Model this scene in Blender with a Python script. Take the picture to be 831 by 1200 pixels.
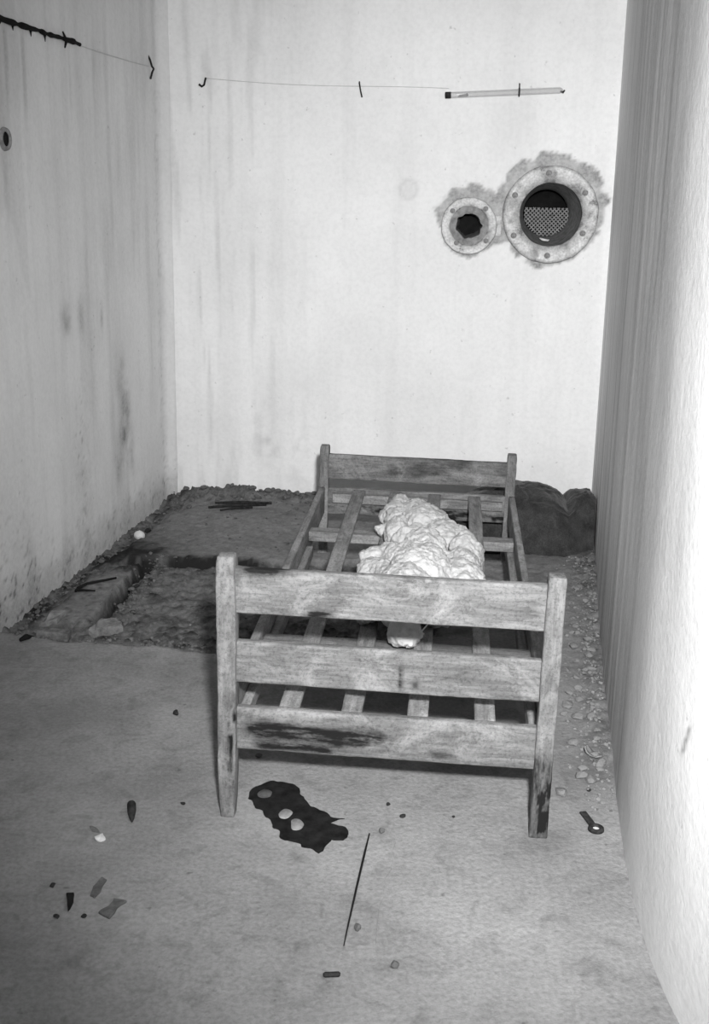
import bpy, bmesh, math, random
import numpy as np
from mathutils import Vector, Matrix

for o in list(bpy.data.objects):
    bpy.data.objects.remove(o)
scene = bpy.context.scene
COL = scene.collection
rnd = random.Random(7)

# ------------------------------------------------------------------ camera
F_PX, H_CAM = 1287.137, 1.4385
RIGHT = Vector((0.9998746, 0.0045955, 0.0151516))
DOWN = Vector((0.0158332, -0.2902086, -0.9568324))
FWD = Vector((0.0, 0.9569524, -0.2902450))
cam_data = bpy.data.cameras.new('camera')
cam = bpy.data.objects.new('camera', cam_data)
COL.objects.link(cam)
cam_data.sensor_fit = 'VERTICAL'
cam_data.sensor_height = 24.0
cam_data.lens = 24.0 * F_PX / 1200.0
cam_data.clip_start = 0.02
mw = Matrix.Identity(4)
for i in range(3):
    mw[i][0] = RIGHT[i]; mw[i][1] = -DOWN[i]; mw[i][2] = -FWD[i]
mw[2][3] = H_CAM
cam.matrix_world = mw
scene.camera = cam

# ------------------------------------------------------------------ world
world = bpy.data.worlds.new('World')
scene.world = world
world.use_nodes = True
bg = world.node_tree.nodes['Background']
bg.inputs[0].default_value = (1, 1, 1, 1)
bg.inputs[1].default_value = 0.03

# ------------------------------------------------------------------ flash of the photographer
def flash(name, loc, aim, energy, size_deg, blend, radius):
    l = bpy.data.lights.new(name, 'SPOT')
    l.energy = energy; l.spot_size = math.radians(size_deg); l.spot_blend = blend
    l.shadow_soft_size = radius
    o = bpy.data.objects.new(name, l); COL.objects.link(o)
    o.location = loc
    o.rotation_euler = (Vector(aim) - Vector(loc)).to_track_quat('-Z', 'Y').to_euler()
    return o
flash('flash_lamp', (0.11, 0.0, 1.72), (0.97, 4.00, 0.52), 850, 84, 1.0, 0.055)

scene.view_settings.view_transform = 'Standard'
scene.view_settings.look = 'None'
scene.view_settings.gamma = 1.0
scene.view_settings.exposure = 0.0
scene.view_settings.use_curve_mapping = False

# ------------------------------------------------------------------ numpy noise
def _hash(ix, iy, iz, seed):
    n = (ix.astype(np.int64) * 374761393 + iy.astype(np.int64) * 668265263 + iz.astype(np.int64) * 2147483647 + seed * 974711) & 0xffffffff
    n = ((n ^ (n >> 13)) * 1274126177) & 0xffffffff
    n = ((n ^ (n >> 16)) * 2246822519) & 0xffffffff
    return ((n ^ (n >> 15)) & 0xffff) / 32767.5 - 1.0
def vnoise(x, y, z=0.0, seed=0):
    x, y, z = np.broadcast_arrays(np.asarray(x, float), np.asarray(y, float), np.asarray(z, float))
    ix, iy, iz = np.floor(x), np.floor(y), np.floor(z)
    fx, fy, fz = x - ix, y - iy, z - iz
    fx = fx * fx * (3 - 2 * fx); fy = fy * fy * (3 - 2 * fy); fz = fz * fz * (3 - 2 * fz)
    r = 0
    for dx in (0, 1):
        for dy in (0, 1):
            for dz in (0, 1):
                w = (fx if dx else 1 - fx) * (fy if dy else 1 - fy) * (fz if dz else 1 - fz)
                r = r + w * _hash(ix + dx, iy + dy, iz + dz, seed)
    return r
def fbm(x, y, z=0.0, seed=0, octs=4):
    r = 0; a = 1.0; t = 0
    x = np.asarray(x, float); y = np.asarray(y, float); z = np.asarray(z, float)
    for k in range(octs):
        r = r + a * vnoise(x, y, z, seed + k * 17); t += a
        a *= 0.5; x = x * 2.03; y = y * 2.03; z = z * 2.03
    return r / t
def sstep(a, b, v):
    t = np.clip((np.asarray(v, float) - a) / (b - a), 0, 1)
    return t * t * (3 - 2 * t)
def gauss(d, s):
    return np.exp(-(np.asarray(d, float) / s) ** 2)

# ------------------------------------------------------------------ materials
def g(v): return (v, v, v, 1)
class NT:
    def __init__(s, name):
        s.m = bpy.data.materials.new(name); s.m.use_nodes = True
        s.n = s.m.node_tree.nodes; s.l = s.m.node_tree.links
        s.b = s.n['Principled BSDF']
        s.tc = s.n.new('ShaderNodeTexCoord')
        s.co = s.tc.outputs['Object']
    def link(s, a, b): s.l.new(a, b)
    def val(s, sock, v):
        if hasattr(v, 'is_output'): s.l.new(v, sock)
        else: sock.default_value = v
    def noise(s, scale, detail=4, rough=0.55, stretch=(1, 1, 1), co=None, dist=0.0):
        mp = s.n.new('ShaderNodeMapping'); mp.inputs['Scale'].default_value = stretch
        s.link(co or s.co, mp.inputs['Vector'])
        t = s.n.new('ShaderNodeTexNoise'); t.inputs['Scale'].default_value = scale
        t.inputs['Detail'].default_value = detail; t.inputs['Roughness'].default_value = rough
        t.inputs['Distortion'].default_value = dist
        s.link(mp.outputs[0], t.inputs['Vector'])
        return t.outputs['Fac']
    def ramp(s, v, pts):
        r = s.n.new('ShaderNodeValToRGB'); e = r.color_ramp.elements
        while len(e) < len(pts): e.new(0.5)
        for i, (p, c) in enumerate(pts):
            e[i].position = p; e[i].color = g(c)
        s.link(v, r.inputs['Fac']); return r.outputs['Color']
    def math(s, op, a, b=0.0, c=0.0):
        n = s.n.new('ShaderNodeMath'); n.operation = op
        s.val(n.inputs[0], a); s.val(n.inputs[1], b)
        if op in ('MULTIPLY_ADD',): s.val(n.inputs[2], c)
        return n.outputs[0]
    def mix(s, fac, a, b, mode='MIX'):
        n = s.n.new('ShaderNodeMix'); n.data_type = 'RGBA'; n.blend_type = mode
        s.val(n.inputs[0], fac); s.val(n.inputs[6], a); s.val(n.inputs[7], b)
        return n.outputs[2]
    def attr(s, name):
        a = s.n.new('ShaderNodeAttribute'); a.attribute_name = name; return a.outputs['Fac']
    def bump(s, h, strength=0.4, dist=0.01):
        b = s.n.new('ShaderNodeBump'); b.inputs['Strength'].default_value = strength
        b.inputs['Distance'].default_value = dist
        s.link(h, b.inputs['Height']); s.link(b.outputs[0], s.b.inputs['Normal'])
    def out(s, color, rough=0.9, spec=0.2, metal=0.0):
        s.val(s.b.inputs['Base Color'], color)
        s.val(s.b.inputs['Roughness'], rough)
        s.b.inputs['Specular IOR Level'].default_value = spec
        s.b.inputs['Metallic'].default_value = metal
        return s.m

def mat_whitewash(name, base=0.80, stain=0.16, streak=0.5):
    t = NT(name)
    soft = t.ramp(t.noise(2.2, 5), [(0.3, base * 0.90), (0.62, base)])
    fine = t.ramp(t.noise(60, 3), [(0.25, 0.93), (0.6, 1.0)])
    col = t.mix(1.0, soft, fine, 'MULTIPLY')
    run = t.ramp(t.noise(9, 4, 0.6, (1, 1, 0.05)), [(0.33, 1.0 - 0.22 * streak), (0.52, 1.0)])
    col = t.mix(1.0, col, run, 'MULTIPLY')
    speck = t.ramp(t.noise(38, 2, 0.6), [(0.70, 1.0), (0.78, 0.75)])
    col = t.mix(1.0, col, speck, 'MULTIPLY')
    n = t.noise(75, 3, 0.6)
    a = t.math('MULTIPLY', t.attr('stain'), t.math('MULTIPLY_ADD', n, 1.1, 0.45)); a.node.use_clamp = True
    col = t.mix(a, col, g(stain))
    t.bump(t.noise(45, 5, 0.6), 0.25, 0.006)
    return t.out(col, 0.92, 0.15)

def mat_floor():
    t = NT('worn_concrete')
    c = t.ramp(t.noise(3.0, 6, 0.6), [(0.3, 0.20), (0.68, 0.31)])
    c = t.mix(1.0, c, t.ramp(t.noise(95, 3), [(0.3, 0.8), (0.62, 1.06)]), 'MULTIPLY')
    c = t.mix(1.0, c, t.ramp(t.noise(14, 5, 0.65, dist=0.6), [(0.30, 0.72), (0.48, 1.0)]), 'MULTIPLY')
    c = t.mix(1.0, c, t.ramp(t.noise(33, 2), [(0.70, 1.0), (0.77, 0.6)]), 'MULTIPLY')
    d = t.ramp(t.noise(28, 6, 0.75), [(0.3, 0.03), (0.52, 0.11), (0.75, 0.24)])
    f = t.math('MULTIPLY', t.attr('dirt'), t.math('MULTIPLY_ADD', t.noise(22, 4, 0.7), 1.0, 0.5)); f.node.use_clamp = True
    c = t.mix(f, c, d)
    c = t.mix(t.attr('soot_dark'), c, g(0.014))
    t.bump(t.noise(60, 6, 0.65), 0.5, 0.008)
    return t.out(c, 0.9, 0.2)

def mat_wood(name, lo=0.16, hi=0.40, pale=0.5):
    t = NT(name)
    oi = t.n.new('ShaderNodeObjectInfo')
    add = t.n.new('ShaderNodeVectorMath'); add.operation = 'ADD'
    sc = t.math('MULTIPLY', oi.outputs['Random'], 37.0)
    cmb = t.n.new('ShaderNodeCombineXYZ')
    for i in range(3): t.link(sc, cmb.inputs[i])
    t.link(t.co, add.inputs[0]); t.link(cmb.outputs[0], add.inputs[1])
    co = add.outputs[0]
    grain = t.noise(15, 7, 0.68, (0.22, 1, 1), co, 1.4)
    c = t.ramp(grain, [(0.26, lo), (0.48, (lo + hi) * 0.5), (0.70, hi)])
    c = t.mix(1.0, c, t.ramp(t.noise(110, 4, 0.65, (0.10, 1, 1), co, 0.4), [(0.30, 0.62), (0.60, 1.08)]), 'MULTIPLY')
    worn = t.ramp(t.noise(9, 6, 0.72, (0.6, 1, 1), co, 0.9), [(0.50, 0.0), (0.68, 0.8)])
    c = t.mix(worn, c, g(pale))
    dk = t.ramp(t.noise(13, 7, 0.75, (0.6, 1, 1), co, 0.8), [(0.57, 0.0), (0.72, 0.8)])
    c = t.mix(dk, c, g(lo * 0.5))
    c = t.mix(1.0, c, t.ramp(t.noise(150, 3, 0.7), [(0.32, 0.66), (0.52, 1.05)]), 'MULTIPLY')
    a = t.math('MULTIPLY', t.attr('stain'), t.math('MULTIPLY_ADD', t.noise(60, 4, 0.7, (0.25, 1, 1), co), 3.8, -0.85)); a.node.use_clamp = True
    c = t.mix(a, c, g(0.008))
    t.bump(t.noise(70, 5, 0.6, (0.08, 1, 1), co), 0.45, 0.004)
    return t.out(c, 0.82, 0.22)

def mat_simple(name, lo, hi, scale=30, rough=0.85, spec=0.25, metal=0.0, bump=0.3, bd=0.004):
    t = NT(name)
    c = t.ramp(t.noise(scale, 5, 0.65), [(0.32, lo), (0.66, hi)])
    t.bump(t.noise(scale * 2.2, 4), bump, bd)
    return t.out(c, rough, spec, metal)

def mat_flange():
    t = NT('chipped_white_paint')
    c = t.ramp(t.noise(24, 5, 0.7), [(0.33, 0.2), (0.43, 0.6), (0.6, 0.78)])
    c = t.mix(1.0, c, t.ramp(t.noise(110, 3), [(0.3, 0.7), (0.6, 1.0)]), 'MULTIPLY')
    a = t.math('MULTIPLY', t.attr('stain'), t.math('MULTIPLY_ADD', t.noise(50, 4, 0.7), 1.8, 0.0)); a.node.use_clamp = True
    c = t.mix(a, c, g(0.14))
    t.bump(t.noise(60, 4), 0.4, 0.004)
    return t.out(c, 0.7, 0.3)

def mat_cloth():
    t = NT('dark_wool')
    c = t.ramp(t.noise(16, 5, 0.7), [(0.3, 0.022), (0.7, 0.062)])
    c = t.mix(1.0, c, t.ramp(t.noise(220, 2), [(0.3, 0.7), (0.65, 1.15)]), 'MULTIPLY')
    t.bump(t.noise(160, 3), 0.5, 0.004)
    m = t.out(c, 1.0, 0.05)
    t.b.inputs['Sheen Weight'].default_value = 0.15
    return m

def mat_wad():
    t = NT('white_wadding')
    c = t.ramp(t.noise(20, 6, 0.7), [(0.25, 0.40), (0.55, 0.55)])
    t.bump(t.noise(130, 5, 0.8), 0.7, 0.005)
    m = t.out(c, 1.0, 0.05)
    t.b.inputs['Subsurface Weight'].default_value = 0.0
    return m

def mat_glass():
    t = NT('clear_glass')
    t.out(g(0.75), 0.08, 0.5)
    tr = t.n.new('ShaderNodeBsdfTransparent'); tr.inputs[0].default_value = g(0.97)
    fr = t.n.new('ShaderNodeLayerWeight'); fr.inputs[0].default_value = 0.35
    mx = t.n.new('ShaderNodeMixShader')
    t.link(t.math('MULTIPLY_ADD', fr.outputs['Facing'], 0.45, 0.06), mx.inputs[0])
    t.link(tr.outputs[0], mx.inputs[1]); t.link(t.b.outputs[0], mx.inputs[2])
    t.link(mx.outputs[0], t.n['Material Output'].inputs['Surface'])
    return t.m

M_BACK = mat_whitewash('whitewash_back', 0.84, 0.22, 0.25)
M_LEFT = mat_whitewash('whitewash_left', 0.77, 0.10, 0.40)
M_RIGHT = mat_whitewash('whitewash_right', 0.79, 0.16, 0.05)
M_FLOOR = mat_floor()
M_WOOD = mat_wood('grey_weathered_wood', 0.085, 0.20, 0.29)
M_SLAT = mat_wood('pale_weathered_wood', 0.13, 0.30, 0.38)
M_WOODD = mat_wood('dark_weathered_wood', 0.08, 0.22, 0.30)
M_FLANGE = mat_flange()
M_STEEL = mat_simple('dull_steel', 0.10, 0.24, 60, 0.65, 0.4, 0.3)
M_BOLT = mat_simple('painted_bolt', 0.10, 0.30, 60, 0.6, 0.4)
M_RUST = mat_simple('rusty_sleeve', 0.15, 0.32, 40, 0.9, 0.2)
M_GREYP = mat_simple('grey_old_paint', 0.14, 0.3, 40, 0.8, 0.3)
M_BLACK = mat_simple('black_void', 0.008, 0.016, 20, 0.95, 0.1)
M_DARK = mat_simple('dark_debris', 0.010, 0.04, 90, 0.9, 0.15)
M_STONE = mat_simple('concrete_rubble', 0.11, 0.25, 40, 0.95, 0.15)
M_STONED = mat_simple('dirty_rubble', 0.05, 0.17, 40, 0.95, 0.15)
M_PALE = mat_simple('pale_plaster', 0.5, 0.75, 40, 0.9, 0.2)
M_CEIL = mat_simple('dark_ceiling', 0.25, 0.35, 5)  # unseen ceiling, toned dark to cut the bounced light
M_CLOTH = mat_cloth()
M_WAD = mat_wad()
M_GLASS = mat_glass()
M_WIRE = mat_simple('grey_wire', 0.5, 0.62, 50, 0.7, 0.3)
M_STAIN = mat_simple('dried_dark_liquid', 0.006, 0.020, 30, 0.95, 0.08, 0, 0.3, 0.002)
M_PAPER = mat_simple('dirty_paper', 0.06, 0.14, 40, 0.95, 0.1)

# ------------------------------------------------------------------ object helpers
def obj(name, verts, faces, mat, parent=None, smooth=True, attrs=None):
    me = bpy.data.meshes.new(name)
    me.from_pydata([tuple(v) for v in verts], [], [tuple(f) for f in faces])
    me.update()
    if smooth: me.polygons.foreach_set('use_smooth', [True] * len(me.polygons))
    for k, v in (attrs or {}).items():
        a = me.attributes.new(k, 'FLOAT', 'POINT')
        a.data.foreach_set('value', np.asarray(v, dtype=np.float32))
    me.materials.append(mat)
    o = bpy.data.objects.new(name, me)
    COL.objects.link(o)
    if parent: o.parent = parent
    return o
def tag(o, label, cat, group=None):
    o['label'] = label; o['category'] = cat
    if group: o['group'] = group
    return o
def struct(o):
    o['kind'] = 'structure'; return o
def empty(name, loc, rot=(0, 0, 0)):
    o = bpy.data.objects.new(name, None); COL.objects.link(o)
    o.location = loc; o.rotation_euler = rot; o.empty_display_size = 0.1
    return o
def grid_faces(nu, nv, keep=None, flip=False):
    fs = []
    for i in range(nu - 1):
        for j in range(nv - 1):
            if keep is not None and not keep[i, j]: continue
            a, b, c, d = i * nv + j, (i + 1) * nv + j, (i + 1) * nv + j + 1, i * nv + j + 1
            fs.append((a, d, c, b) if flip else (a, b, c, d))
    return fs
def tube(path, radii, n=10, cap=True):
    P = [Vector(p) for p in path]; vs = []; fs = []
    if not hasattr(radii, '__len__'): radii = [radii] * len(P)
    up = None
    for i, p in enumerate(P):
        d = (P[min(i + 1, len(P) - 1)] - P[max(i - 1, 0)]).normalized()
        if up is None:
            up = d.orthogonal().normalized()
        u = (up - d * up.dot(d))
        u = u.normalized() if u.length > 1e-6 else d.orthogonal().normalized()
        up = u; w = d.cross(u)
        for k in range(n):
            a = 2 * math.pi * k / n
            vs.append(p + (u * math.cos(a) + w * math.sin(a)) * radii[i])
    for i in range(len(P) - 1):
        for k in range(n):
            a, b = i * n + k, i * n + (k + 1) % n
            fs.append((a, b, b + n, a + n))
    if cap:
        fs.append(tuple(reversed(range(n)))); fs.append(tuple(range((len(P) - 1) * n, len(P) * n)))
    return vs, fs
def join(*parts):
    V = []; Fc = []
    for vs, fs in parts:
        k = len(V); V += [Vector(v) for v in vs]; Fc += [tuple(i + k for i in f) for f in fs]
    return V, Fc
def lathe(profile, n=48, closed=False):
    """profile: (radius, depth) revolved about local Z"""
    vs = []; fs = []; m = len(profile)
    for k in range(n):
        a = 2 * math.pi * k / n
        for r, z in profile: vs.append((r * math.cos(a), r * math.sin(a), z))
    for k in range(n):
        for j in range(m - 1 + (1 if closed else 0)):
            a, b = k * m + j, k * m + (j + 1) % m
            c, d = ((k + 1) % n) * m + (j + 1) % m, ((k + 1) % n) * m + j
            fs.append((a, d, c, b))
    return vs, fs

def plank(length, w, t, seed=0, nl=60, nw=10, wob=0.0012, bev=0.004, stain=None, taper0=None, taper1=None, bow=0.0):
    """board along local X (0..length), width along Y (-w/2..w/2), thickness along Z (-t/2..t/2), rounded arrises"""
    bev = min(bev, t * 0.3)
    sec = []
    hy, hz = w / 2, t / 2
    for j in range(nw + 1): sec.append((-hy + bev + (w - 2 * bev) * j / nw, -hz))
    sec.append((hy - bev * 0.3, -hz + bev * 0.3)); sec.append((hy, -hz + bev))
    sec.append((hy, 0)); sec.append((hy, hz - bev)); sec.append((hy - bev * 0.3, hz - bev * 0.3))
    for j in range(nw + 1): sec.append((hy - bev - (w - 2 * bev) * j / nw, hz))
    sec.append((-hy + bev * 0.3, hz - bev * 0.3)); sec.append((-hy, hz - bev)); sec.append((-hy, 0)); sec.append((-hy, -hz + bev)); sec.append((-hy + bev * 0.3, -hz + bev * 0.3))
    S = np.array(sec); m = len(S)
    xs = [0.0, 0.0015] + [length * i / nl for i in range(1, nl)] + [length - 0.0015, length]
    V = []
    for x in xs:
        k = 1.0
        if x in (0.0, length): k = 1 - 0.003 / w * 2
        sy = sz = k
        if taper0 and x < taper0[0]:
            q = (1 - x / taper0[0]) ** 2; sy *= 1 - q * taper0[1]; sz *= 1 - q * taper0[2]
        if taper1 and x > length - taper1[0]:
            q = (1 - (length - x) / taper1[0]) ** 2; sy *= 1 - q * taper1[1]; sz *= 1 - q * taper1[2]
        ny = vnoise(x * 9, S[:, 0] * 25, S[:, 1] * 25, seed) * wob + vnoise(x * 45, S[:, 0] * 60, S[:, 1] * 60, seed + 5) * wob * 0.5
        Y = S[:, 0] * sy + ny * np.sign(S[:, 0]) + vnoise(x * 2.5, 0.3, 0, seed + 9) * wob
        Z = S[:, 1] * sz + ny * 0.5 * np.sign(S[:, 1]) + bow * math.sin(math.pi * x / length)
        V += [(x, a, b) for a, b in zip(Y, Z)]
    Fc = []
    n = len(xs)
    for i in range(n - 1):
        for k in range(m):
            a, b = i * m + k, i * m + (k + 1) % m
            Fc.append((a, a + m, b + m, b))
    Fc.append(tuple(range(m))); Fc.append(tuple(reversed(range((n - 1) * m, n * m))))
    A = np.array(V)
    st = np.zeros(len(V)) if stain is None else stain(A[:, 0], A[:, 1], A[:, 2])
    return V, Fc, st

def board(name, p0, axis_x, axis_y, length, w, t, mat, parent, **kw):
    """place a plank: origin p0 (centre of its start), local X and Y directions given in the parent's frame"""
    V, Fc, st = plank(length, w, t, **kw)
    o = obj(name, V, Fc, mat, parent, True, {'stain': st})
    X = Vector(axis_x).normalized(); Z = X.cross(Vector(axis_y)).normalized(); Y = Z.cross(X)
    m = Matrix.Identity(4)
    for i in range(3):
        m[i][0] = X[i]; m[i][1] = Y[i]; m[i][2] = Z[i]; m[i][3] = p0[i]
    o.matrix_local = m
    return o

# ------------------------------------------------------------------ floor
EDGE = np.array([(-1.6, 3.42), (-1.25, 3.36), (-0.968, 3.262), (-0.717, 3.235), (-0.439, 3.19), (-0.2, 3.17), (0.1, 3.3), (0.5, 3.4), (0.7, 3.6), (1.3, 4.2)])
def left_wall_x(y, z=0.0): return -0.88 + (y - 5.0) * 0.1808 + 0.012 * z
def back_wall_y(x): return 5.0 - 0.0918 * (x + 0.88)
RW = [(1.10, 4.95), (1.08, 4.82), (1.035, 4.55), (0.985, 4.27), (0.885, 3.725), (0.822, 3.38), (0.758, 3.015), (0.705, 2.68), (0.650, 2.358), (0.610, 2.09), (0.593, 1.90), (0.588, 1.76), (0.596, 1.62), (0.625, 1.42), (0.68, 1.18), (0.76, 0.92), (0.88, 0.6), (1.02, 0.2), (1.13, -0.3), (1.18, -1.2)]
_ry = np.array([p[1] for p in RW])[::-1]; _rx = np.array([p[0] for p in RW])[::-1]
def right_wall_x(y): return np.interp(y, _ry, _rx)

def floor_fields(x, y):
    x = np.asarray(x, float); y = np.asarray(y, float)
    n1 = fbm(x * 6, y * 6, 0, 3); n2 = fbm(x * 22, y * 22, 0, 11); n3 = fbm(x * 55, y * 55, 0, 23, 3)
    h = 0.0015 * fbm(x * 2, y * 2, 0, 1) + 0.0006 * n3
    ye = np.interp(x, EDGE[:, 0], EDGE[:, 1]) + 0.018 * n2 + 0.012 * n1
    dug = sstep(-0.004, 0.02, y - ye)
    dl = x - left_wall_x(y)                       # distance to the left wall
    db = back_wall_y(x) - y
    dr = right_wall_x(y) - x
    ysl = 4.06 + 0.03 * n1 + 0.015 * n2
    slab = sstep(-0.008, 0.012, y - ysl) * sstep(0.10, 0.16, dl + 0.05 * n2)
    slab = np.maximum(slab, sstep(0.26, 0.34, x + 0.04 * n1) * sstep(3.2, 3.4, y))
    n4 = np.abs(fbm(x * 38, y * 38, 0, 29, 3))
    h_d = -0.024 + 0.008 * n1 + 0.012 * n2 + 0.012 * n3 + 0.016 * n4
    h_s = 0.006 + 0.004 * n1 + 0.004 * n2 + 0.004 * n3
    h_dug = h_d * (1 - slab) + h_s * slab
    h = h * (1 - dug) + h_dug * dug
    # crumbled lip along the edge of the screed
    h = h + gauss(y - ye - 0.035, 0.03) * (0.010 + 0.014 * n2) * sstep(-0.35, -0.5, x)
    # slot beside the pipe run
    s = (y - 3.47) / 0.60
    cx = -0.865 + 0.06 * s
    slot = sstep(0.030, 0.020, np.abs(x - cx) + 0.008 * n2 + 0.006 * n3) * sstep(-0.03, 0.02, s) * sstep(1.08, 0.98, s)
    h = h - 0.05 * slot
    # smooth cement run between slot and wall
    run = sstep(0.09, 0.12, dl + 0.03 * n2) * sstep(-0.022, -0.034, x - cx) * sstep(3.40, 3.46, y + 0.03 * n2) * sstep(4.02, 3.90, y + 0.03 * n2)
    h = h * (1 - run) + (-0.006 + 0.005 * n1 + 0.006 * n2 + 0.004 * n3) * run
    # trench by the wall
    tr = gauss(dl - 0.03, 0.04) * dug
    h = h - 0.02 * tr + 0.012 * n2 * tr
    groove = gauss(y - ysl + 0.012, 0.014) * sstep(-0.76, -0.70, x) * sstep(-0.36, -0.44, x)
    h = h - 0.04 * groove
    # rubble heaped along the back wall
    heap = gauss(db, 0.085) * sstep(0.1, -0.25, x) * (0.65 + 0.6 * n2)
    h = h + (0.045 + 0.02 * n3) * heap * sstep(4.6, 4.9, y + 0.2)
    hr = gauss(dr - 0.02, 0.055) * sstep(2.35, 2.7, y) * sstep(4.6, 4.1, y)
    h = h + hr * (0.010 + 0.016 * n2 + 0.012 * n3)
    # dirt: loose dark soil lying on the concrete
    dirt = 0.85 * dug * (1 - slab) * (1 - 0.3 * run) + 0.50 * dug * slab * sstep(0.3, -0.2, x) + 0.28 * dug * slab * sstep(-0.2, 0.3, x)
    dirt = dirt + 0.30 * sstep(-0.1, -1.0, x + 0.2 * n1) * (1 - dug) + 0.12 * n1 * dug
    dirt = dirt + 0.5 * heap + 0.6 * hr + 0.16 * sstep(0.45, 0.6, x) * sstep(2.2, 2.6, y)
    dirt = np.clip(dirt, 0, 1)
    soot_dark = 1.0 * slot + 0.75 * tr * sstep(3.35, 3.5, y) * sstep(4.3, 4.1, y) * (0.55 + 0.45 * n2) + 1.2 * gauss(y - ysl + 0.002, 0.024) * sstep(-0.76, -0.70, x) * sstep(-0.30, -0.42, x)  # slot, groove and slab front are simply coloured near-black
    soot_dark = soot_dark + 1.3 * np.exp(-(((x + 0.87) / 0.15) ** 2 + ((y - 4.14) / 0.12) ** 2)) * (0.75 + 0.5 * n2)
    soot_dark = soot_dark + 0.55 * gauss(y - ye - 0.006, 0.012) * sstep(-0.9, -0.6, x) * (0.5 + 0.9 * n2)
    soot_dark = soot_dark + 0.5 * np.exp(-(((x - 0.625) / 0.045) ** 2 + ((y - 2.495) / 0.06) ** 2)) * (0.8 + 0.4 * n2)
    soot_dark = soot_dark + (0.55 * sstep(0.12, 0.42, n2) * (1 - run) + 0.5 * sstep(0.2, 0.5, n3)) * dug * (1 - slab) + 0.25 * sstep(0.25, 0.5, n3) * dug * slab * sstep(0.3, -0.1, x)
    return h, dirt, np.clip(soot_dark, 0, 1)
def floor_z(x, y): return float(floor_fields(np.array([x]), np.array([y]))[0][0])

def build_floor():
    xs = np.concatenate([np.arange(-1.9, -1.25, 0.05), np.arange(-1.25, 1.16, 0.0105)])
    ys = np.concatenate([np.arange(-1.2, 1.2, 0.06), np.arange(1.2, 3.1, 0.016), np.arange(3.1, 5.12, 0.0115)])
    X, Y = np.meshgrid(xs, ys, indexing='ij')
    h, d, s = floor_fields(X, Y)
    V = np.stack([X, Y, h], -1).reshape(-1, 3)
    o = obj('floor', V.tolist(), grid_faces(len(xs), len(ys)), M_FLOOR, None, True, {'dirt': d.ravel(), 'soot_dark': s.ravel()})
    return struct(o)
build_floor()

# ------------------------------------------------------------------ walls
BIG_C, SMALL_C = (0.813, 1.305), (0.472, 1.253)
def build_back():
    xs = np.arange(-0.98, 1.16, 0.011); zs = np.arange(-0.06, 2.56, 0.011)
    X, Z = np.meshgrid(xs, zs, indexing='ij')
    n1 = fbm(X * 5, Z * 5, 0, 41); n2 = fbm(X * 22, Z * 22, 0, 43); n3 = fbm(X * 60, Z * 60, 0, 47, 3)
    Y = back_wall_y(X) + 0.003 * n1
    rb = np.hypot(X - BIG_C[0], Z - BIG_C[1]); rs = np.hypot(X - SMALL_C[0], Z - SMALL_C[1])
    top = 0.024 * sstep(-0.1, 0.2, Z - BIG_C[1])
    m = np.maximum(sstep(0.216, 0.206, rb - 1.3 * top - 0.026 * n2 - 0.022 * n1 - 0.010 * n3), sstep(0.132, 0.124, rs - 0.020 * n2 - 0.012 * n1 - 0.008 * n3 - 0.9 * np.minimum(top, 0.024) - 0.022 * sstep(0, 0.1, Z - SMALL_C[1])))
    mid = sstep(0.085, 0.07, np.abs(X - 0.6)) * sstep(0.10, 0.085, np.abs(Z - 1.275) - 0.015 * n2)
    m = np.maximum(m, mid)
    Y = Y + 0.010 * m + 0.005 * m * n3
    st = 0.80 * m * (0.85 + 0.4 * n2)
    # faint run marks towards the left corner and low down
    left = sstep(0.0, -0.75, X)
    st = st + 0.22 * left * sstep(0.05, 0.55, fbm(X * 34, Z * 2.2, 0, 51)) + 0.20 * gauss(X + 0.88, 0.05) * sstep(-0.2, 0.5, n2)
    st = st + 0.30 * np.exp(-(((X + 0.42) / 0.05) ** 2 + ((Z - 0.27) / 0.16) ** 2)) * sstep(-0.2, 0.4, n2)
    st = st + 0.15 * np.exp(-(((X + 0.28) / 0.07) ** 2 + ((Z - 0.2) / 0.2) ** 2)) * sstep(-0.2, 0.4, n2)
    st = st + 0.10 * sstep(0.25, 0.0, Z) * sstep(-0.1, 0.5, n1)
    # faint rubbed ring mark left of the ports
    q = np.hypot(X - 0.21, Z - 1.399)
    st = st + 0.20 * (gauss(q - 0.036, 0.009) + 0.7 * gauss(q - 0.012, 0.010))
    # drips under the wall hooks
    st = st + 0.35 * gauss(X + 0.665, 0.010) * sstep(1.80, 1.84, Z) * sstep(1.98, 1.88, Z) * (0.6 + 0.6 * n3)
    # holes for the two sleeves
    xc = (X[:-1, :-1] + X[1:, 1:]) / 2; zc = (Z[:-1, :-1] + Z[1:, 1:]) / 2
    keep = (np.hypot(xc - BIG_C[0], zc - BIG_C[1]) > 0.150) & (np.hypot(xc - SMALL_C[0], zc - SMALL_C[1]) > 0.078)
    V = np.stack([X, Y, Z], -1).reshape(-1, 3)
    o = obj('wall_back', V.tolist(), grid_faces(len(xs), len(zs), keep), M_BACK, None, True, {'stain': np.clip(st, 0, 1).ravel()})
    struct(o)
build_back()

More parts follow.
